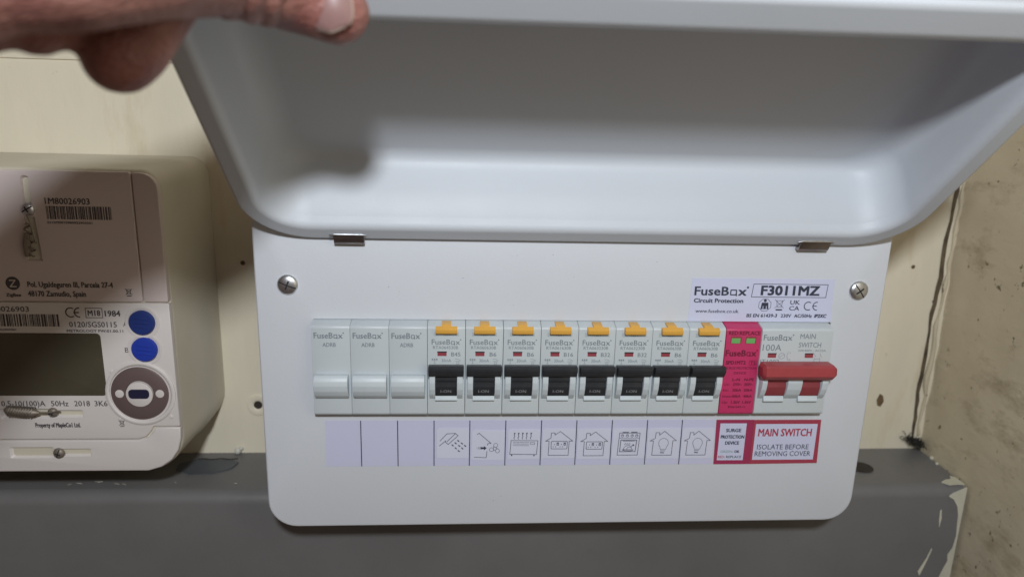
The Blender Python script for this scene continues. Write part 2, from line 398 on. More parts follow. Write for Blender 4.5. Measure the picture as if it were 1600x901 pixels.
# ------------------------------------------------------------------ consumer unit
cu = thing('consumer_unit', 'white metal consumer unit with its lid held open and a row of breakers', 'fuse box', (0, 42, -149))
outer = lambda d, k: rr(-152.1+k, 152.1-k, -149.2+k, 9.5-k, (5, 5, 14-k*.5, 14-k*.5))
hole = lambda k: rr(-125.9-k, 126.6+k, -86.1-k, -38.9+k, .6)
g = G()
rings = [[(x, 1.3, z) for x, z in hole(0)], [(x, .3, z) for x, z in hole(0)], [(x, 0, z) for x, z in hole(.25)]]
rings += [[(x, 0, z) for x, z in outer(0, 1.6)], [(x, .2, z) for x, z in outer(0, .8)], [(x, .8, z) for x, z in outer(0, .2)], [(x, 1.6, z) for x, z in outer(0, 0)], [(x, 7, z) for x, z in outer(0, 0)]]
g.loft(rings, cap0=False, cap1=False); obj('front_cover', g, 'white', cu, sharp=25)
g = G()
bx = lambda k: rr(-151+k, 151-k, -148.6+k, 8.0-k, (4, 4, 12, 12))
g.loft([[(x, 3, z) for x, z in bx(0)], [(x, 84.8, z) for x, z in bx(0)], [(x, 83.5, z) for x, z in bx(1.2)], [(x, 3, z) for x, z in bx(1.2)]], closed=True)
g.slab(bx(1.2), 83.5, 84.6); obj('enclosure', g, 'enclosure', cu, sharp=25)
g = G(); g.box(-140, 140, 31, 33, -80, -45); obj('mounting_rail', g, 'steel', cu)

# lid: pressed tray, hinged along the top of the cover and swung up by hand
AL = math.radians(42.13); CU_, SU_ = math.cos(AL), math.sin(AL)
def lid3(x, s, d): return (x, -s*CU_ + d*SU_ - 2.3, s*SU_ + d*CU_ - .3)
def Lr(k, d, ro=0):                                    # k = inset from the outer edge
    t = min(1, k/12.0)
    ri = 28 - 9*t; rf = 18 - 9*t
    if k > 12: ri = 19; rf = 9
    dr = max(0, d-3)*.27*(k >= 11.3)
    return [lid3(x, s, d) for x, s in rr(-151.0+k*.75, 154.2-k*.85, 0+k*.92+dr, 141.8-k*1.32, (rf, rf, ri, ri), 10)]
g = G()
def Lw(ix, sb, st, d, R): return [lid3(x, s_, d) for x, s_ in rr(-142.0+ix, 143.7-ix, sb, 125.4-st, (9, 9, R, R), 10)]
rings = [Lw(14, 27, 6, 32.5, 11), Lw(13, 26, 5.6, 32.5, 11), Lw(9.5, 23, 4, 32.0, 13), Lw(6.2, 20.9, 2.6, 30.6, 15), Lw(3.6, 19.7, 1.6, 28.6, 16), Lw(2.0, 18.9, 1.1, 26, 17), Lw(1.0, 17.9, .8, 22.5, 18), Lw(.5, 16.4, .6, 17, 18.5), Lw(.2, 13.2, .3, 6.5, 19),
         Lr(12.45, 5.0), Lr(12.4, 4.6), Lr(12.1, 2.6), Lr(11.3, 1.2), Lr(10.1, .3), Lr(8.8, 0), Lr(8.5, 0),
         Lr(2.1, 0), Lr(1.9, 0), Lr(.9, .3), Lr(.25, .9), Lr(0, 1.7), Lr(0, 2.2), Lr(.9, 2.3), Lr(2.0, 1.3), Lr(8.2, 1.3), Lr(9.6, 1.9), Lr(10.8, 4.0), Lr(11.35, 5.5), Lr(11.4, 26), Lr(12.1, 31), Lr(14.0, 33.2), Lr(17.0, 33.8)]
g.loft(rings); lid = obj('lid', g, 'lid', cu, sharp=60)
lid['label'] = 'white lid swung up and held open'
g = G(); rnd = random.Random(21)
for k in range(26):
    x = rnd.uniform(-120, 125); d = rnd.uniform(7, 20); sb = 11.4+.9+(d-4.6)*.29; r_ = rnd.choice((.12, .15, .2, .3))
    c_ = lid3(x, sb+.06, d); g.tube([(c_[0]-r_, c_[1], c_[2]), (c_[0]+r_*rnd.uniform(.5, 2), c_[1]-.05, c_[2]+.1)], r_*.6, 5)
tag(obj('dust_speck', g, 'hair', lid), None, None, kind='stuff')
g = G()
for k in range(34):
    x = rnd.uniform(-145, 145); z = rnd.choice((rnd.uniform(-36, -3), rnd.uniform(-146, -117))); r_ = rnd.choice((.08, .1, .13, .2))
    if x > 50 and z > -42: continue
    g.tube([(x-r_, -.05, z), (x+r_*rnd.uniform(.4, 3), -.08, z+rnd.uniform(-.3, .3))], r_*.5, 5)
tag(obj('dust_speck', g, 'print', cu), None, None, kind='stuff')
for x0, x1 in ((-114.3, -100.7), (103.6, 118.2)):
    g = G()
    g.prism([(-.3, -2.3), (-3.4, -2.2), (-4.3, -1.1), (-5.2, .9), (-6.4, 2.6), (-5.9, 2.9), (-3.9, 1.2), (-2.4, -.7), (-.3, -.9)], x0, x1, bev=.15)
    hg = obj('hinge', g, 'hinge', cu)
    g = G(); g.tube([(x0-1.6, -6.2, 2.4), (x0+.3, -6.6, 2.9), (x0+.6, -6.6, 2.9), (x1-.6, -6.6, 2.9), (x1+1.2, -6.2, 2.6)], [.3, .5, .45, .45, .25], 8); obj('hinge_pin', g, 'steel', hg)

def screw(parent, x, z, r, y, rot, m='steel', name='screw', washer=True):
    g = G(); pr = [(r, 0), (r*.98, -.5), (r*.85, -1.15), (r*.6, -1.6), (r*.3, -1.85), (.05, -1.9)]
    g.lathe(pr, (x, y, z), 28); sc = obj(name, g, m, parent, sharp=50)
    g = G()
    for k in (0, 90):
        a = math.radians(rot+k); c, s_ = math.cos(a), math.sin(a); L_, w_ = (r*.86, .30) if k == 0 else (r*.45, .38)
        q = [(x+c*u-s_*v, z+s_*u+c*v) for u, v in ((-L_, -w_), (L_, -w_), (L_, w_), (-L_, w_))]
        mid = []
        n = 8
        for i in range(n):
            t0 = -1+2*i/n; t1 = -1+2*(i+1)/n
            f = lambda t: y - 1.93*math.sqrt(max(0, 1-(t*L_/r)**2))**.8 - .04 - k*.0003
            A = [(x+c*t*L_-s_*v, f(t), z+s_*t*L_+c*v) for t in (t0, t1) for v in (-w_, w_)]
            g.add(A, [(0, 1, 3, 2)])
    obj('screw_slot', g, 'gap', sc, smooth=False)
    return sc
screw(cu, -136.9, -22.3, 4.9, 0, -22); screw(cu, 138.3, -22.4, 4.9, 0, -52)
# paper circuit strip
g = G(); g.slab([(-122.4, -115.3), (73.4, -115.3), (73.4, -90.6), (-122.2, -90.6)], -.12, .05)
strip = obj('circuit_strip', g, 'paper', cu, smooth=False); strip['label'] = 'long lilac paper strip below the breakers'
divx = [-105.0, -87.0, -69.1, -51.4, -33.5, -15.6, 2.2, 20.2, 38.2, 56.1]
for dx in divx:
    g = G(); rect(g, dx-.24, dx+.24, -115.3, -90.7, -.2); obj('divider_line', g, 'printblue', strip, smooth=False)

def icon_sticker(k, x0, x1, z0, z1, name, rot=0, curl=False):
    g = G(); cx, cz = (x0+x1)/2, (z0+z1)/2; r = math.radians(rot)
    pts = [(cx+(a-cx)*math.cos(r)-(b-cz)*math.sin(r), cz+(a-cx)*math.sin(r)+(b-cz)*math.cos(r)) for a, b in ((x0, z0), (x1, z0), (x1, z1), (x0+1.2, z1), (x0, z1-.9))]
    g.slab(pts, -.30, -.14); st = obj('circuit_sticker', g, 'sticker', cu, smooth=False); st['label'] = name
    return st
def icon(st, draw, cx, cz, uc, vc, ku, kv, rot=0, shear=0):
    g = G(); r = math.radians(rot)
    def T(u, v):
        a, b = (u-uc)/ku, -(v-vc)/kv; a += b*shear
        return (cx+a*math.cos(r)-b*math.sin(r), cz+a*math.sin(r)+b*math.cos(r))
    draw(g, T); obj('pictogram', g, 'printblue', st, smooth=False)
IY = -.36; TW = .28
def D(g, T, pts, w_=TW, closed=False): bar(g, [T(*p) for p in pts], w_, IY, closed)
def d_shower(g, T):
    D(g, T, [(185, 320), (255, 245), (338, 240), (368, 264), (268, 357), (242, 334), (240, 318)]); D(g, T, [(178, 373), (242, 320)]); D(g, T, [(338, 245), (255, 328)])
    for u, v in ((370, 320), (343, 345), (313, 367), (407, 347), (380, 373), (345, 398), (440, 373), (411, 400), (376, 428)):
        x, z = T(u, v); dot(g, x, z, .32, IY, 10, .72, math.radians(-42))
def d_fan(g, T):
    D(g, T, [(568, 250), (588, 236), (712, 345), (690, 345), (678, 350), (675, 364)]); D(g, T, [(543, 492), (665, 497), (672, 430)])
    for u, w_ in ((569, .12), (584, .2), (600, .28), (612, .36)): D(g, T, [(u, 384), (u, 406)], w_)
    D(g, T, [(618, 395), (644, 395)], 1.0)
    P = [T(640, 372), T(668, 395), T(640, 418)]; g.add([(p[0], IY-.02, p[1]) for p in P], [(0, 1, 2)])
    D(g, T, circ(752, 400, 17, n=14), .2)
    for a0 in (80, 200, 320):
        a = math.radians(a0); pts = []
        for k in range(13):
            t = k/12; ang = a + math.radians(-42+88*t); r_ = 18 + 40*math.sin(math.pi*min(1, t*1.15)*.98)**.55
            pts.append((752+r_*math.cos(ang), 400-r_*math.sin(ang)))
        D(g, T, pts, .2, True)
def d_heater(g, T):
    D(g, T, [(925, 315), (1200, 318), (1190, 466), (915, 462)], TW, True)
    for v in (333, 350, 368): D(g, T, [(945, v), (1108, v+2)], .2)
    D(g, T, [(1124, 336), (1168, 337), (1167, 358), (1123, 357)], .2, True); D(g, T, [(935, 468), (935, 476)], .6); D(g, T, [(1165, 470), (1165, 479)], .6)
    for u in (957, 999, 1041, 1083, 1127):
        D(g, T, [(u, 300), (u-5, 285), (u+4, 270), (u-2, 255), (u+2, 244)], .3); x, z = T(u+2, 240); dot(g, x, z, .42, IY-.02, 8)
HOUSE = [(1275, 322), (1330, 290), (1333, 235), (1370, 235), (1370, 258), (1425, 220), (1557, 322), (1520, 322), (1515, 475), (1308, 475), (1312, 322)]
def d_socket(g, T):
    D(g, T, HOUSE, TW, True)
    D(g, T, [(1340, 325), (1496, 325), (1502, 331), (1500, 400), (1494, 405), (1342, 405), (1335, 399), (1335, 331)], .28, True)
    for u in (1403, 1475):
        D(g, T, [(u-8, 340), (u+8, 340), (u+8, 366), (u-8, 366)], .3, True); D(g, T, [(u, 344), (u, 352)], .25)
        for a, b in ((-34, 358), (-47, 383), (-20, 383)): x, z = T(u+a, b); dot(g, x, z, .26, IY, 6)
def d_oven(g, T):
    D(g, T, [(527, 242), (750, 242), (735, 483), (513, 483)], TW, True); D(g, T, [(527, 297), (746, 297)], .2)
    D(g, T, [(562, 236), (622, 236)], .5); D(g, T, [(655, 236), (715, 236)], .5)
    for u in (558, 612, 665, 715): D(g, T, circ(u, 271, 14, n=12), .24); x, z = T(u+2, 268); dot(g, x, z, .25, IY-.02, 6)
    D(g, T, [(545, 318), (718, 318), (708, 445), (538, 445)], .34, True)
    for v in (326, 332): D(g, T, [(565, v), (700, v)], .16)
    D(g, T, [(565, 425), (590, 436), (665, 436), (685, 424)], .3); D(g, T, [(572, 424), (680, 424)], .3)
    D(g, T, [(575, 420), (585, 400), (605, 382), (640, 378), (660, 392), (668, 412)], .22); D(g, T, [(612, 418), (622, 400), (645, 396), (668, 405)], .2)
    D(g, T, [(660, 392), (678, 376), (686, 368)], .3); x, z = T(684, 374); dot(g, x, z, .5, IY-.02, 8)
    for u in (592, 615, 638): D(g, T, [(u, 374), (u-3, 364), (u+5, 354), (u+12, 362)], .2)
def d_bulb(g, T):
    D(g, T, [(885, 328), (940, 300), (945, 237), (985, 237), (985, 265), (1038, 222), (1175, 325), (1137, 325), (1130, 485), (915, 485), (922, 328)], TW, True)
    a = circ(1035, 352, 53, -38, 218, 22); a = [(u, 704-v) for u, v in a]
    D(g, T, [(1064, 420)]+a+[(1006, 420)], .2, True)
    D(g, T, [(1006, 436), (1055, 436)], .3); D(g, T, [(1010, 456), (1045, 458)], .5)
K4 = (20.4, 19.5); K5 = (21.3, 19.8)
s1 = icon_sticker(0, -67.7, -51.7, -111.0, -94.8, 'white sticker with a shower head pictogram', 0); icon(s1, d_shower, -59.5, -103.0, 320, 347, *K4)
s2 = icon_sticker(1, -50.3, -34.0, -112.2, -95.9, 'white sticker with a fan and arrow pictogram', -1.6); icon(s2, d_fan, -42.0, -104.2, 685, 367, *K4)
s3 = icon_sticker(2, -32.2, -16.0, -111.8, -95.5, 'white sticker with an electric heater pictogram', 0); icon(s3, d_heater, -24.2, -103.7, 1056, 357, *K4)
s4 = icon_sticker(3, -14.8, 1.9, -111.5, -95.3, 'white sticker with a socket in a house pictogram, left of two', 0); icon(s4, d_socket, -6.4, -103.4, 1415, 350, *K4)
s5 = icon_sticker(4, 3.0, 19.8, -111.9, -95.4, 'white sticker with a socket in a house pictogram, right of two', 0); icon(s5, d_socket, 11.5, -103.7, 1415, 350, 20.4, 19.5)
s6 = icon_sticker(5, 20.9, 37.8, -111.8, -95.2, 'white sticker with an oven pictogram', 0); icon(s6, d_oven, 29.2, -103.5, 631, 357, *K5)
s7 = icon_sticker(6, 38.9, 55.7, -112.0, -95.1, 'white sticker with a light bulb in a house pictogram, left of two', 0); icon(s7, d_bulb, 47.0, -103.6, 1030, 357, *K5)
s8 = icon_sticker(7, 56.6, 73.2, -112.0, -95.2, 'white sticker with a light bulb in a house pictogram, right of two', 0); icon(s8, d_bulb, 64.7, -103.6, 1030, 357, *K5)

# surge protection and main switch labels
g = G(); g.slab([(74.4, -115.4), (93.1, -115.4), (93.1, -90.7), (73.7, -90.7)], -.26, -.05); l1 = obj('surge_label', g, 'pinkborder', cu, smooth=False); l1['label'] = 'small pink bordered label reading surge protection device'
g = G(); g.slab([(93.2, -115.4), (129.4, -115.1), (128.6, -90.8), (93.2, -90.8)], -.26, -.05); l2 = obj('main_switch_label', g, 'redborder', cu, smooth=False); l2['label'] = 'wide red bordered label reading main switch'
g = G(); rect(g, 75.9, 89.6, -113.1, -92.6, -.34); obj('label_face', g, 'rating', l1, smooth=False)
g = G(); rect(g, 92.5+2.0, 127.0, -113.0, -93.0, -.34); obj('label_face', g, 'rating', l2, smooth=False)
LY = -.42
g = G(); text(g, 'SURGE', 79.2, 87.0, -97.3, 1.75, .03, y=LY); text(g, 'PROTECTION', 76.8, 89.0, -100.9, 1.75, .03, y=LY); text(g, 'DEVICE', 79.4, 86.6, -104.3, 1.75, .03, y=LY); text(g, 'OK', 84.7, 87.3, -108.9, 1.35, .03, y=LY); text(g, 'REPLACE', 80.7, 88.6, -111.9, 1.35, .01, y=LY)
obj('lettering', g, 'printblue', l1, smooth=False)
g = G(); text(g, 'GREEN:', 77.3, 84.0, -108.9, 1.35, .01, y=LY); obj('lettering', g, 'printgreen', l1, smooth=False)
g = G(); text(g, 'RED:', 76.4, 80.0, -111.9, 1.35, .01, y=LY); obj('lettering', g, 'printred', l1, smooth=False)
g = G(); text(g, 'MAIN SWITCH', 96.3, 124.3, -99.7, 4.0, .018, y=LY); obj('lettering', g, 'printred', l2, smooth=False)
g = G(); text(g, 'ISOLATE BEFORE', 96.4, 123.8, -107.1, 2.7, .0, y=LY); text(g, 'REMOVING COVER', 95.6, 125.2, -110.9, 2.7, .0, y=LY); obj('lettering', g, 'printblue', l2, smooth=False)
# rating sticker
g = G(); g.slab([(54.3, -38.6), (126.3, -38.6), (125.6, -16.9), (54.6, -16.9)], -.14, .03); rt = obj('rating_sticker', g, 'rating', cu, smooth=False); rt['label'] = 'white rating sticker above the main switch'
g = G(); RY = -.22
logo(g, 56.4, 82.0, -25.4, 4.2, RY, .022); text(g, 'Circuit Protection', 56.4, 80.8, -29.1, 2.0, .03, y=RY); text(g, 'www.fusebox.co.uk', 57.6, 79.0, -34.2, 1.7, .012, y=RY)
bar(g, [(85.3, -19.6), (122.5, -19.6), (122.1, -26.1), (84.7, -26.1)], .28, RY, True)
text(g, 'F3011MZ', 89.4, 118.4, -25.0, 4.5, .035, y=RY); text(g, 'BS EN 61439-3', 83.3, 98.6, -36.3, 1.65, .025, .1, y=RY); text(g, '230V', 100.6, 105.8, -36.3, 1.65, .02, y=RY); text(g, 'AC/50Hz', 107.4, 116.3, -36.3, 1.65, .025, y=RY); text(g, 'IP2XC', 117.6, 123.7, -36.3, 1.65, .04, .2, y=RY)
bar(g, circ(91.9, -30.1, 3.25, 22.5, 382.5, 8), .2, RY); dot(g, 91.9, -27.9, .75, RY); g.add([(x, RY, z) for x, z in ((90.3, -28.9), (93.5, -28.9), (93.9, -32.2), (89.9, -32.2))], [(0, 1, 2, 3)])
obj('lettering', g, 'printblue', rt, smooth=False)
g = G(); rect(g, 90.9, 91.25, -32.3, -30.6, RY-.06); rect(g, 92.55, 92.9, -32.3, -30.6, RY-.06); obj('pictogram', g, 'rating', rt, smooth=False)
g = G(); bin_icon(g, 99.2, -29.8, 5.8, RY, .2); text(g, 'UK', 104.6, 109.4, -29.7, 2.1, .015, y=RY); text(g, 'CA', 104.4, 109.4, -32.7, 2.1, .015, y=RY); ce_mark(g, 111.6, 118.6, -32.7, -28.2, RY, .42)
obj('conformity_mark', g, 'printblue', rt, smooth=False)

# ------------------------------------------------------------------ modules on the rail
X0, PW = -126.0, 17.98
BODY = [(30, -85.3), (30, -38.7), (1.8, -38.7), (-4.9, -40.3), (-5.7, -40.7), (-6, -41.5), (-6, -84.2), (-5.4, -85.1), (-4.2, -85.3)]
def module(name, label, cat, i, n=1, group=None): return thing(name, label, cat, (X0+PW*(i+n/2), 30, -85.3), group)
FY = -6.12
def copy_tree(o, parent=None):
    c = o.copy(); C.objects.link(c); c.parent = parent
    for ch in [q for q in list(bpy.data.objects) if q.parent == o]: copy_tree(ch, c)
    return c
def make_blank():
    t = module('blanking_module', 'leftmost of the three plain grey blanking modules, beside the cutout corner', 'blanking module', 0, group='blank modules at the left end of the row'); c = X0+PW/2
    g = G(); g.prism(BODY, c-PW/2+.05, c+PW/2-.05, bev=.22); obj('module_body', g, 'blank', t, sharp=25)
    g = G(); g.prism([(-5.5, -64.2), (-8.7, -63.9), (-10.2, -64.6), (-11, -66.2), (-11.1, -68.5), (-10.4, -71.4), (-9.0, -74), (-7, -76), (-5.5, -76.6)], c-7.9, c+7.9, bev=.35); obj('raised_block', g, 'block', t, sharp=40)
    g = G(); logo(g, c-7.7, c+5.6, -46.4, 2.75, FY); text(g, 'ADRB', c-3.8, c+2.3, -50.5, 1.9, .01, y=FY); obj('lettering', g, 'print', t, smooth=False)
    return t
bl = make_blank()
for k, lb in ((1, 'middle one of the three plain grey blanking modules'), (2, 'rightmost of the three plain grey blanking modules, touching the first breaker')):
    c = copy_tree(bl); c.location.x += PW*k*S; c['label'] = lb

CHEEK = [(-5.5, -61.5), (-9.2, -62.2), (-10.3, -64), (-10.5, -67), (-9.9, -70.5), (-8.6, -73.6), (-6.8, -76), (-5.5, -76.6)]
DRUM = [(-5.5, -61), (-9.0, -62.5), (-9.6, -66.3), (-8.4, -67.0), (-8.9, -69.5), (-7.7, -74.4), (-5.5, -74.5)]
def make_rcbo(i):
    c = X0+PW*(i+.5); t = module('breaker', '', 'circuit breaker', i, group='circuit breakers in the consumer unit')
    g = G(); g.prism(BODY, c-PW/2+.09, c+PW/2-.09, bev=.25); obj('module_body', g, 'plastic', t, sharp=25)
    for sx in (-1, 1):
        a, b = sorted((c+sx*5.2, c+sx*7.9)); g = G(); g.prism(CHEEK, a, b, bev=.2); obj('lever_guard', g, 'block', t, sharp=40)
    g = G(); g.prism([(-5.6, -74.2), (-6.7, -74.2), (-7.7, -76.7), (-7.4, -77.2), (-5.6, -77.4)], c-5.2, c+5.2, bev=.1); obj('lever_stop', g, 'stop', t, sharp=40)
    g = G(); g.prism(DRUM, c-5.1, c+5.1, bev=.12); lv = obj('lever', g, 'black', t, sharp=30)
    g = G(); g.prism([(-6.5, -59), (-9.5, -58), (-12.2, -57.8), (-13.4, -58.6), (-13.3, -60.6), (-12.2, -61.9), (-11.6, -63.2), (-9.0, -64.2), (-6.5, -64.2)], c-8.35, c+8.35, bev=.45); obj('lever_bar', g, 'black', lv, sharp=30)
    u = Vector((0, -7.7+8.9, -74.4+69.5)); u = -u.normalized()
    g = G(); text(g, 'I-ON', 0, 5.0, 0, 1.5, .006, frame=((c-2.6, -8.17-.12, -72.6), (1, 0, 0), u)); obj('lettering', g, 'iongrey', lv, smooth=False)
    g = G(); g.prism([(-5.0, -40.7), (-7.0, -39.8), (-8.9, -41.0), (-8.6, -43.2), (-5, -43.4)], c-5.0, c+5.1, bev=.25); g.prism([(-7.2, -39.75), (-6.2, -39.2), (-1.0, -38.95), (-1.0, -41), (-7.2, -41.5)], c-2.2, c+2.2, bev=.12); obj('test_button', g, 'amber', t, sharp=30)
    g = G(); g.box(c-5.9, c+5.9, -6.16, -5.9, -44.9, -43.0, bev=.05, seg=1); obj('button_recess', g, 'recess', t)
    g = G(); g.box(c-4.2, c+.1, -6.10, -5.8, -54.9, -52.8); wn = obj('contact_window', g, 'flag', t, smooth=False)
    g = G(); rect(g, c-4.3, c+.2, -53.2, -52.6, -6.19); obj('painted_window_shadow', g, 'gap', wn, smooth=False)  # flat dark strip, paints the recess shade along the window's top
    return t, c
M['recess'] = mat('recess_grey', (.44, .50, .52), .5)
def rcbo_print(t, c, code, rating, i):
    g = G(); logo(g, c-6.9, c+6.4, -49.2, 2.55, FY, .008); text(g, code, c-6.3, c+5.6, -51.4, 1.5, .0, y=FY)
    text(g, rating, c+(2.3 if len(rating) > 2 else 2.6), c+(6.7 if len(rating) > 2 else 5.8), -55.0, 1.95, .008, y=FY)
    text(g, '30mA', c-2.3, c+2.3, -57.9, 1.5, .0, y=FY); text(g, 'TEST', c-2.1, c+2.1, -44.75, 1.1, .0, y=-6.24)
    for a in range(3): rect(g, c-6.9+a*1.0, c-6.2+a*1.0, -56.9, -56.3, FY)
    bar(g, [(c-6.8, -57.2), (c-4.2, -57.2)], .12, FY); bar(g, [(c-5.5, -57.2), (c-5.5, -58.6)], .14, FY); bar(g, [(c-6.0, -58.6), (c-5.0, -58.6)], .14, FY-.02)
    bar(g, [(c+4.2, -56.4), (c+5.6, -56.5), (c+6.8, -57.1)], .15, FY); bar(g, [(c+4.2, -57.5), (c+6.6, -57.5)], .13, FY); bar(g, [(c+4.9, -58.0), (c+6.0, -58.0), (c+6.0, -58.9), (c+4.9, -58.9)], .13, FY, True)
    obj('lettering', g, 'print', t, smooth=False)
SPEC = [('RTA064530B', 'B45', 'breaker marked B45 above the shower pictogram, first beside the blank modules'),
        ('RTA060630B', 'B6', 'breaker marked B6 above the fan pictogram, just right of the B45 breaker'),
        ('RTA060630B', 'B6', 'breaker marked B6 above the electric heater pictogram, just left of the B16 breaker'),
        ('RTA061630B', 'B16', 'breaker marked B16, the only one, above the left socket pictogram'),
        ('RTA063230B', 'B32', 'breaker marked B32 above the right socket pictogram, next to the B16 breaker'),
        ('RTA063230B', 'B32', 'breaker marked B32 above the oven pictogram'),
        ('RTA060630B', 'B6', 'breaker marked B6 above the left light bulb pictogram, next to a B32 breaker'),
        ('RTA060630B', 'B6', 'breaker marked B6 above the right light bulb pictogram, touching the pink module')]
proto, pc = make_rcbo(3)
parts0 = proto
trees = [proto] + [copy_tree(proto) for _ in range(7)]
for k, t in enumerate(trees):
    t.location.x = (X0+PW*(3+k+.5))*S; t['label'] = SPEC[k][2]
    rcbo_print(t, X0+PW*(3+k+.5), SPEC[k][0], SPEC[k][1], k)

# surge protection device
c = X0+PW*11.5
sp = module('surge_protector', 'bright pink surge protection module with two green windows', 'surge protector', 11)
g = G(); g.prism(BODY, c-PW/2+.3, c+PW/2-.3, bev=.25); obj('module_body', g, 'pink', sp, sharp=25)
for dx in (-3.7, 3.7):
    g = G(); g.box(c+dx-2.6, c+dx+2.6, -6.12, -5.8, -48.1, -44.5, bev=.1, seg=1); ww = obj('status_window', g, 'darkred', sp)
    g = G(); g.box(c+dx-2.3, c+dx+2.1, -6.2, -5.9, -47.9, -45.3, bev=.08, seg=1); obj('green_flag', g, 'green', ww)
g = G(); text(g, 'RED:REPLACE', c-7.6, c+8.0, -43.6, 1.9, .02, y=FY); logo(g, c-8.2, c+7.0, -54.4, 3.0, FY, .022)
text(g, 'SPD1MT2', c-7.6, c+2.2, -58.7, 1.8, .03, y=FY); text(g, 'T2', c+4.6, c+7.2, -58.6, 1.5, .02, y=FY); bar(g, [(c+4.1, -59), (c+7.6, -59), (c+7.6, -56.7), (c+4.1, -56.7)], .15, FY, True)
text(g, 'SURGE PROTECTION', c-7.4, c+7.8, -61.2, 1.2, .01, y=FY); text(g, 'DEVICE', c-3, c+3, -63.8, 1.2, .01, y=FY)
text(g, 'L-N', c-3.4, c+.3, -67.3, 1.4, .03, y=FY); text(g, 'N-PE', c+2.6, c+7.3, -67.3, 1.4, .03, y=FY)
for z, a, b, d in ((-69.8, 'Uc:', '275V~', '255V~'), (-72.8, 'In:', '20kA', '20kA'), (-76.0, 'Imax:', '40kA', '40kA'), (-79.2, 'Up:', '1.5kV', '1.5kV')):
    text(g, a, c-7.6, c-7.6+.95*len(a), z, 1.3, .01, y=FY); text(g, b, c-2.9, c+1.5, z, 1.3, .025, y=FY); text(g, d, c+2.8, c+7.2, z, 1.3, .025, y=FY)
text(g, 'EN61643-11', c-4.2, c+4.4, -81.6, 1.1, .015, y=FY); obj('lettering', g, 'printpink', sp, smooth=False)

# main switch
ms = module('main_switch', 'double width main switch with a wide red lever bar', 'main switch', 12, 2); c = X0+PW*13
g = G(); g.prism(BODY, c-PW+.1, c+PW-.1, bev=.3); obj('module_body', g, 'plastic', ms, sharp=25)
for a, b in ((-16.9, -14.3), (-4.0, 3.3), (13.3, 16.4)):
    g = G(); g.prism(CHEEK, c+a, c+b, bev=.25); obj('lever_guard', g, 'block', ms, sharp=40)
for a, b in ((-14.2, -4.1), (3.4, 13.2)):
    g = G(); g.prism([(-5.6, -74.2), (-6.7, -74.2), (-7.9, -77.2), (-7.5, -77.9), (-5.6, -78.1)], c+a, c+b, bev=.1); obj('lever_stop', g, 'stop', ms, sharp=40)
    g = G(); g.prism(DRUM, c+a+.05, c+b-.05, bev=.12); obj('lever', g, 'darkred', ms, sharp=30)
g = G()
def hexr(x, k): return [(x, -11.0+y*k, -60.6+z*k) for y, z in ((-1.6, 3.9), (-3.3, 3.3), (-4.0, -1.3), (-1.7, -3.7), (4.0, -3.7), (4.4, 3.7))]
g.loft([hexr(c-18.7, .62), hexr(c-17.3, 1), hexr(c+16.6, 1), hexr(c+18.3, .62)]); bmesh.ops.bevel(g.bm, geom=g.bm.edges[:], offset=.22, segments=2, affect='EDGES', profile=.5)
obj('lever_bar', g, 'red', ms, sharp=12)
g = G(); logo(g, c-17.0, c-2.7, -46.3, 2.9, FY, .008); text(g, '100A', c-17, c-7.6, -51.6, 3.2, .0, y=FY); text(g, 'MAIN', c+1.2, c+8.9, -45.4, 2.5, .0, y=FY); text(g, 'SWITCH', c+1.0, c+12.2, -49.8, 2.5, .0, y=FY)
text(g, '230/400V~ AC22A', c+1.0, c+15.0, -51.9, 1.0, .0, y=FY)
text(g, 'IT1002', c-18+.6, c-8.0, -58.3, 2.2, .0, y=FY)
bar(g, circ(c-7.0, -54.3, 1.5, n=16), .16, FY); bar(g, [(c-8, -54.9), (c-6.9, -54.1), (c-6, -53.5)], .14, FY-.02); bar(g, [(c-3.9, -56.4), (c-4.4, -54), (c-3.9, -52.2)], .16, FY)
text(g, 'I', c-3.0, c-2.8, -53.1, .8, y=FY); text(g, 'O', c-3.3, c-2.5, -56.6, .8, y=FY)
for a in (9.6, 12.4):
    bar(g, [(c+a, -52.8), (c+a, -53.6), (c+a+.9, -54.7)], .14, FY); bar(g, [(c+a, -54.9), (c+a, -57.6)], .14, FY); text(g, '4', c+a+.4, c+a+1, -58.1, .8, y=FY)
bar(g, [(c+9.6, -55.8), (c+12.4, -55.8)], .14, FY-.02)
obj('lettering', g, 'print', ms, smooth=False)
for a in (-14.0, 4.7):
    g = G(); g.box(c+a, c+a+4.2, -6.10, -5.8, -55.2, -53.0); wn = obj('contact_window', g, 'flag', ms, smooth=False)
    g = G(); rect(g, c+a-.1, c+a+4.3, -53.3, -52.8, -6.19); obj('painted_window_shadow', g, 'gap', wn, smooth=False)  # same painted strip of shade across the top of each window

# ------------------------------------------------------------------ smart meter
mt = thing('smart_meter', 'cream white smart electricity meter with dark display and two blue buttons', 'electricity meter', (-285, 85, -128))
MX0, MX1, MZ0, MZ1, MF = -372, -199, -128.3, 27.4, 20
RB = (9, 9, 20, 20)
def mr(k, y, dx=0, dz=0): return [(x, y, z) for x, z in rr(MX0+k, MX1-k+dx, MZ0+k+dz, MZ1-k, tuple(max(1, r-k*.6) for r in RB), 8)]
g = G(); g.loft([mr(-1.5, 84.8), mr(-1.5, 60), mr(-.8, 58), mr(0, 24), mr(.3, 22), mr(1.2, 20.6), mr(2.6, 20)]); obj('meter_case', g, 'meterbase', mt, sharp=50)
MYF = 18.6                                             # front skin
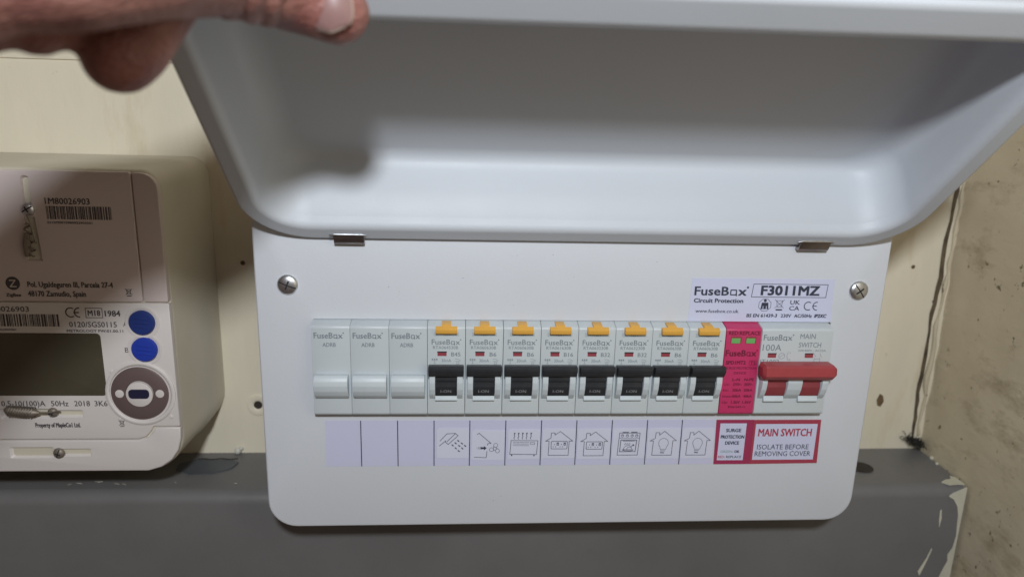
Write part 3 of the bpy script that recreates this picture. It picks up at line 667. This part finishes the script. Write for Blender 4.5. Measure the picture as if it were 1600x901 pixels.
# main cover plate, in two pieces with a fine joint between
g = G(); P = rr(MX0+1.5, -211.2, -36.6, 26.2, (1, 8, 1, 1), 5); g.slab(P, MYF, 22, bev=.5); uc = obj('terminal_cover', g, 'metercover', mt, sharp=50)
g = G(); P = rr(-210.6, -199.2, -36.6, 26.0, (8, 1, 1, 1), 5); g.slab(P, MYF, 22, bev=.5); obj('cover_strip', g, 'metercover', mt, sharp=50)
g = G(); P = rr(MX0+1.5, -199.0, -108.6, -37.3, (1, 1, 1, 1), 3)
P = [(MX0+1.5, -37.3), (-199.0, -37.3), (-199.0, -102.0), (-212, -102.0), (-213.4, -104.5), (-216, -107.6), (-220, -109.0), (MX0+1.5, -109.0)][::-1]
g.slab(P, MYF, 22, bev=.4); fc = obj('display_cover', g, 'meter', mt, sharp=50)
g = G(); P = [(MX0+1.5, -109.8), (-220, -109.8), (-215.4, -108.3), (-212.5, -105), (-211.4, -102.8), (-199.0, -102.8), (-199.3, -109), (-201, -115.5), (-204.6, -121), (-210, -125), (-217, -127.2), (MX0+20, -127.2), (MX0+1.5, -112)][::-1]
g.slab(P, MYF+.2, 22, bev=.9); lc = obj('lower_cover', g, 'meter', mt, sharp=50)
MY = MYF-.14
# recess with sealing wire, top
screw(mt, -258.9, 8.2, 3.2, MYF, 30)
g = G(); pts = []
for k in range(60):
    t = k/59; pts.append((-259.6 + 1.5*math.sin(t*26) + 1.0*t, MYF-1.6-1.0*math.cos(t*26), 2-16*t))
g.tube(pts, .45, 6); g.tube([(-258.6, MYF-2, 6), (-257.6, MYF-2, 0), (-256.6, MYF-1.6, -8)], .35, 6); g.tube([(-261, MYF-1.4, -14), (-260.6, MYF-1.8, -8), (-260, MYF-1.8, -3)], [1.4, 1.7, 1.2], 8)
obj('seal_wire', g, 'wire', mt)
g = G()
text(g, '1M80026903', -250.9, -230.7, 9.9+.8, 2.9, .015, y=MY); text(g, '2215M0010980022903301', -251.1, -230.6, 1.5, 1.0, .02, y=MY)
text(g, 'Pol. Ugaldeguren III, Parcela 27-4', -263.9, -224.4, -29.4, 2.6, .02, y=MY); text(g, '48170 Zamudio, Spain', -264.2, -237.4, -34.0, 2.6, .02, y=MY); text(g, 'ZigBee', -274.4, -267.6, -34.2, 1.5, .03, y=MY)
bin_icon(g, -217.2, -31.6, 4.0, MY, .25); dot(g, -270.6, -27.7, 3.3, MY, 24)
obj('lettering', g, 'meterprint', uc, smooth=False)
g = G(); bar(g, [(-271.9, -26.2), (-269.4, -26.2), (-271.8, -29.3), (-269.2, -29.3)], .55, MY-.1); obj('pictogram', g, 'metercover', uc, smooth=False)
g = G(); barcode(g, -250.8, -221.3, 3.6, 9.8, MY, 4); obj('barcode', g, 'meterprint', uc, smooth=False)
g = G(); barcode(g, -300.5, -251.6, -49.2, -43.0, MY, 8, 60); obj('barcode', g, 'meterprint', fc, smooth=False)
g = G(); text(g, '1M80026903', -287.2, -264.9, -42.0+.2, 2.6, .01, y=MY); text(g, '2215M0010980022903301', -292, -272.2, -51.4, 1.0, .02, y=MY)
ce_mark(g, -248.2, -241.2, -44.6, -39.4, MY, .6); text(g, 'M18', -237.6, -231.8, -43.6, 2.7, .02, y=MY); bar(g, [(-238.6, -44.6), (-230.8, -44.6), (-230.8, -39.8), (-238.6, -39.8)], .3, MY, True)
text(g, '1984', -229.6, -222.4, -43.8, 2.8, .02, y=MY); text(g, '0120/SGS0115', -247.0, -224.6, -49.4, 2.7, .01, y=MY); text(g, 'METROLOGY FW:01.00.11', -248.5, -221.9, -52.0, 1.3, .02, y=MY)
text(g, 'A', -221.6, -219.4, -49.0, 2.5, .0, y=MY); text(g, 'B', -222.0, -220.2, -62.4, 2.5, .0, y=MY)
text(g, '0,5-10(100)A', -284.4, -263.4, -90.9, 2.8, .01, y=MY); text(g, '50Hz', -260.6, -252.3, -90.9, 2.8, .01, y=MY); text(g, '2018', -249.4, -241.9, -90.9, 2.8, .01, y=MY); text(g, '3K6', -239.6, -233.4, -90.9, 2.8, .01, y=MY)
text(g, 'Property of MapleCo1 Ltd.', -269.6, -247.8, -102.3, 2.3, .03, y=MY); bin_icon(g, -227.4, -100.3, 3.6, MY, .22)
obj('lettering', g, 'meterprint', fc, smooth=False)
g = G(); g.slab(rr(-300, -233.0, -85.3, -51.9 - .7, (2, 2, 2, 2), 4), MYF-.25, MYF+.4, bev=.15); obj('display', g, 'lcd', fc)
for (x, z, mm) in ((-212.3, -46.8, 'navy'), (-212.3, -60.6, 'blue')):
    g = G(); g.lathe([(8.2, .1), (8.2, -.35), (7.3, -.5), (6.6, -.2), (6.6, .2)], (x, MYF, z), 36); col = obj('button_collar', g, 'meter', mt, sharp=50)
    g = G(); g.lathe([(6.2, .1), (6.2, -1.3), (5.8, -1.8), (5.0, -1.95), (.05, -1.5)], (x, MYF, z), 32)
    for dz in (-2.2, 0, 2.2): g.box(x-3.4, x+3.4, MYF-2.05, MYF-1.4, z+dz-.3, z+dz+.3, bev=.12, seg=1)
    b = obj('push_button', g, mm, mt, sharp=40)
g = G(); g.lathe([(17.0, .1), (17.0, -.6), (16.4, -.95), (15.4, -.95), (14.9, -.5), (14.9, .1)], (-216.6, MYF, -84), 48); obj('port_collar', g, 'meter', mt, sharp=50)
g = G(); g.lathe([(14.0, .1), (14.0, -.55), (13.6, -.75), (6.9, -.75), (6.6, -.3), (6.6, .2)], (-216.9, MYF, -84), 48); pr = obj('optical_port', g, 'port', mt, sharp=40)
g = G(); g.lathe([(6.5, -.2), (6.5, -1.3), (6.0, -1.5), (.05, -1.5)], (-216.9, MYF, -84.3), 32); obj('port_boss', g, 'meter', pr, sharp=40)
g = G(); g.slab(rr(-221.9, -211.9, -86.2, -81.4, 1.8, 5), MYF-1.9, MYF-1.2); obj('port_window', g, 'portwin', pr)
for x in (-226.6, -207.0):
    g = G(); g.lathe([(2.1, -.6), (2.1, -1.0), (1.7, -1.1), (.05, -1.1)], (x, MYF, -84), 16); obj('port_dot', g, 'meter', pr)
for x, z in ((-229.5, -72.6), (-205.5, -72.6), (-202.8, -96.8), (-228.0, -97.8)):
    g = G(); g.lathe([(.9, .05), (.8, -.5), (.05, -.7)], (x, MYF, z), 12); obj('locating_pip', g, 'meter', mt)
def cut(o, g):
    c_ = obj('cutter', g, 'slot', None, smooth=False)
    if o.parent: pass
    b_ = o.modifiers.new('b', 'BOOLEAN'); b_.operation = 'DIFFERENCE'; b_.object = c_; b_.solver = 'EXACT'
    bpy.context.view_layer.update(); d_ = bpy.context.evaluated_depsgraph_get(); m_ = bpy.data.meshes.new_from_object(o.evaluated_get(d_)); o.modifiers.clear(); o.data = m_
    bpy.data.objects.remove(c_)
def frustum(x0, x1, z0, z1, y0, y1, l, t):
    g = G(); g.loft([[(x, y0-.4, z) for x, z in rr(x0, x1, z0, z1, 1.0, 4)], [(x, y0, z) for x, z in rr(x0, x1, z0, z1, 1.0, 4)], [(x, y1, z) for x, z in rr(x0+l, x1-.5, z0+t, z1-.3, .6, 4)]]); return g
def slot(parent, x0, xm, x1, z, h):
    cut(parent, frustum(x0, xm, z-h/2, z+h/2, MYF, MYF+2.9, 3.2, 2.2)); cut(parent, frustum(xm-.4, x1, z-h*.36, z+h*.36, MYF, MYF+2.0, .8, 1.4))
gk = G(); gk.loft([[(x, MYF-.5, z) for x, z in [(-262.8, -16.8), (-255.4, -16.8), (-256.4, 4.5), (-261.2, 4.5)]], [(x, MYF+3.0, z) for x, z in [(-262.4, -15.6), (-255.8, -15.6), (-256.8, 4.0), (-260.8, 4.0)]]]); cut(uc, gk)
gk = G(); gk.loft([[(x, MYF-.5, z) for x, z in rr(-260.8, -256.8, 6, 24.3, 1.9, 6)], [(x, MYF+2.4, z) for x, z in rr(-260.2, -257.4, 6, 22, 1.2, 6)]]); cut(uc, gk)
slot(fc, -286, -261.5, -245.6, -95.2, 5.6); slot(lc, -284.5, -262.5, -244.2, -116.6, 6.2)
screw(mt, -260.2, -94.2, 2.5, MYF, 20, 'wire'); screw(mt, -260.0, -116.6, 2.8, MYF, 70, 'wire')
g = G(); g.tube([(-281.5, MYF-2.4, -91.6), (-280, MYF-2.7, -92), (-268, MYF-2.9, -93.2), (-265.5, MYF-2.4, -93.6)], [1.2, 2.4, 2.1, .7], 12)
for k in range(9): g.tube([(-279+1.3*k+.9*math.cos(a), MYF-2.7+2.65*math.sin(a), -92.3-.1*k+2.5*math.cos(a)) for a in [2*math.pi*j/12 for j in range(13)]], .28, 5)
g.tube([(-266, MYF-2.4, -93.4), (-262, MYF-2.0, -93.7), (-256, MYF-1.6, -93.0)], .5, 6); g.tube([(-278, MYF-2, -95), (-274, MYF-2, -96.0), (-268, MYF-1.8, -95.6)], .4, 6)
obj('seal_wire', g, 'wire', mt)

# ------------------------------------------------------------------ the hand holding the lid
def capsule(bm, p, q, r0, r1, n=16):
    p, q = Vector(p), Vector(q); d = q-p; L_ = d.length; t = d.normalized(); u = t.orthogonal().normalized(); v = t.cross(u); rings = []
    for k in range(7): a = math.radians(-90+15*k+.01); rings.append((p + t*math.sin(a)*r0, math.cos(a)*r0))
    for k in range(7): a = math.radians(15*k-.01); rings.append((q + t*math.sin(a)*r1, max(.01, math.cos(a)*r1)))
    vr = [[bm.verts.new(c + (u*math.cos(b)+v*math.sin(b))*max(r, .02)) for b in [2*math.pi*j/n for j in range(n)]] for c, r in rings]
    for a, b in zip(vr, vr[1:]):
        for i in range(n): bm.faces.new((a[i], a[(i+1) % n], b[(i+1) % n], b[i]))
    bm.faces.new(vr[0][::-1]); bm.faces.new(vr[-1])
def chain(bm, pts):
    for a, b in zip(pts, pts[1:]): capsule(bm, a[:3], b[:3], a[3], b[3])
hb = bmesh.new()
TIP = Vector((-92.2, -112.6, 85.8)); IPJ = Vector((-106, -118, 91.2))
chain(hb, [(-126, -152, 94, 16), (-117.5, -138, 93.4, 13.0), (*IPJ, 11.4), (-99.5, -115, 88.9, 10.4), (*TIP, 9.3)])          # thumb
chain(hb, [(-140, -150, 105, 15), (-128, -128, 116, 9.5), (-112, -100, 125, 8.5), (-104, -76, 129, 7.5)])                      # index, behind the lid edge
chain(hb, [(-136, -138, 106, 12), (-129, -126, 94, 9.0), (-136, -131, 81, 8.8), (-140, -135.5, 73.5, 9.4), (-142, -138, 70.8, 9.3)])   # middle, curled under
chain(hb, [(-146, -146, 102, 12), (-143, -138, 92, 8.6), (-152.5, -143, 81.5, 8.6), (-157, -146, 78.3, 8.6)])                        # ring
chain(hb, [(-152, -152, 98, 11), (-153, -147, 89, 8), (-162, -151, 79, 8), (-164.6, -152.5, 77.4, 7.8)])                     # little
chain(hb, [(-126.2, -155, 93.6, 15.6), (-138.4, -165, 89.8, 15.8), (-152.3, -168, 88.6, 15.6), (-176, -184, 77, 16), (-205, -205, 58, 19), (-245, -238, 28, 25), (-330, -305, -40, 33)])            # palm, wrist, forearm
chain(hb, [(-122, -146, 106, 14), (-140, -156, 107, 16), (-160, -168, 100, 17), (-185, -186, 82, 18)])  # top of the fist, out of view, added to raise the hand's shadow
hm = bpy.data.meshes.new('arm_and_hand'); 
for v in hb.verts: v.co = v.co*S
hb.to_mesh(hm); hb.free()
person = bpy.data.objects.new('person', hm); C.objects.link(person)
rm = person.modifiers.new('r', 'REMESH'); rm.mode = 'VOXEL'; rm.voxel_size = .0013
sm = person.modifiers.new('s', 'SMOOTH'); sm.factor = .5; sm.iterations = 7
dg = bpy.context.evaluated_depsgraph_get(); me2 = bpy.data.meshes.new_from_object(person.evaluated_get(dg)); person.modifiers.clear(); person.data = me2
me2.materials.clear(); me2.materials.append(M['skin'])
for p in me2.polygons: p.use_smooth = True
# skin folds over the thumb joint
ax = (TIP-IPJ).normalized()
def fold(co, c, width, depth):
    t = (co-c).dot(ax); return depth*math.exp(-(t/width)**2)
for v in me2.vertices:
    co = v.co/S
    if (co-IPJ).length < 26 and co.x > -136:
        n = v.normal.copy(); wv = 1.4*math.sin((co.z+co.y)*.5)
        d = fold(co, IPJ+ax*(-3+wv*.4), .9, .75)+fold(co, IPJ+ax*(1.5-wv*.3), .8, .65)+fold(co, IPJ+ax*(-8+wv*.4), 1.0, .7)+fold(co, IPJ+ax*(-13+wv*.3), 1.0, .5)
        v.co = v.co - n*d*S
tag(person, 'hand and forearm with thumb on the lid edge and fingers curled', 'person')
# thumb nail
vn = Vector((-0.13, -1.0, .12)); na = Vector((.10, -.03, -.99)).normalized(); nn = (vn - na*vn.dot(na)).normalized(); tt = na.cross(nn)
def nail(k, v0, v1, off, name, m, parent):
    g = G(); nu, nv = 14, 14; R0 = 9.3; rows = []
    c0 = TIP + Vector((-.4, -1.6, 1.6))
    for lay in (0, 1):
        lr = []
        for j in range(nv+1):
            v = v0+(v1-v0)*j/nv; q = min(1, abs((2*v-1)))**3.2; wth = max(.02, (1-q)**.42); row = []
            for i in range(nu+1):
                a = math.radians(46*(2*i/nu-1)*wth*k); L_ = (v-.5)*15.5
                drop = max(0, v-.55)**2*9
                row.append(g.bm.verts.new(c0 + na*L_ + (nn*math.cos(a)+tt*math.sin(a))*(R0+off-lay*1.0) - nn*drop))
            lr.append(row)
        rows.append(lr)
    for j in range(nv):
        for i in range(nu):
            g.bm.faces.new((rows[0][j][i], rows[0][j][i+1], rows[0][j+1][i+1], rows[0][j+1][i])); g.bm.faces.new((rows[1][j+1][i], rows[1][j+1][i+1], rows[1][j][i+1], rows[1][j][i]))
    for j in range(nv):
        g.bm.faces.new((rows[0][j][0], rows[0][j+1][0], rows[1][j+1][0], rows[1][j][0])); g.bm.faces.new((rows[0][j+1][nu], rows[0][j][nu], rows[1][j][nu], rows[1][j+1][nu]))
    return obj(name, g, m, parent, sharp=70)
nl = nail(1, 0, 1, -.15, 'thumb_nail', 'nail', person)
nail(1.09, 0, 1.03, -.42, 'nail_edge', 'nailtip', nl)

bpy.data.objects.remove(_to); bpy.data.curves.remove(_cv)
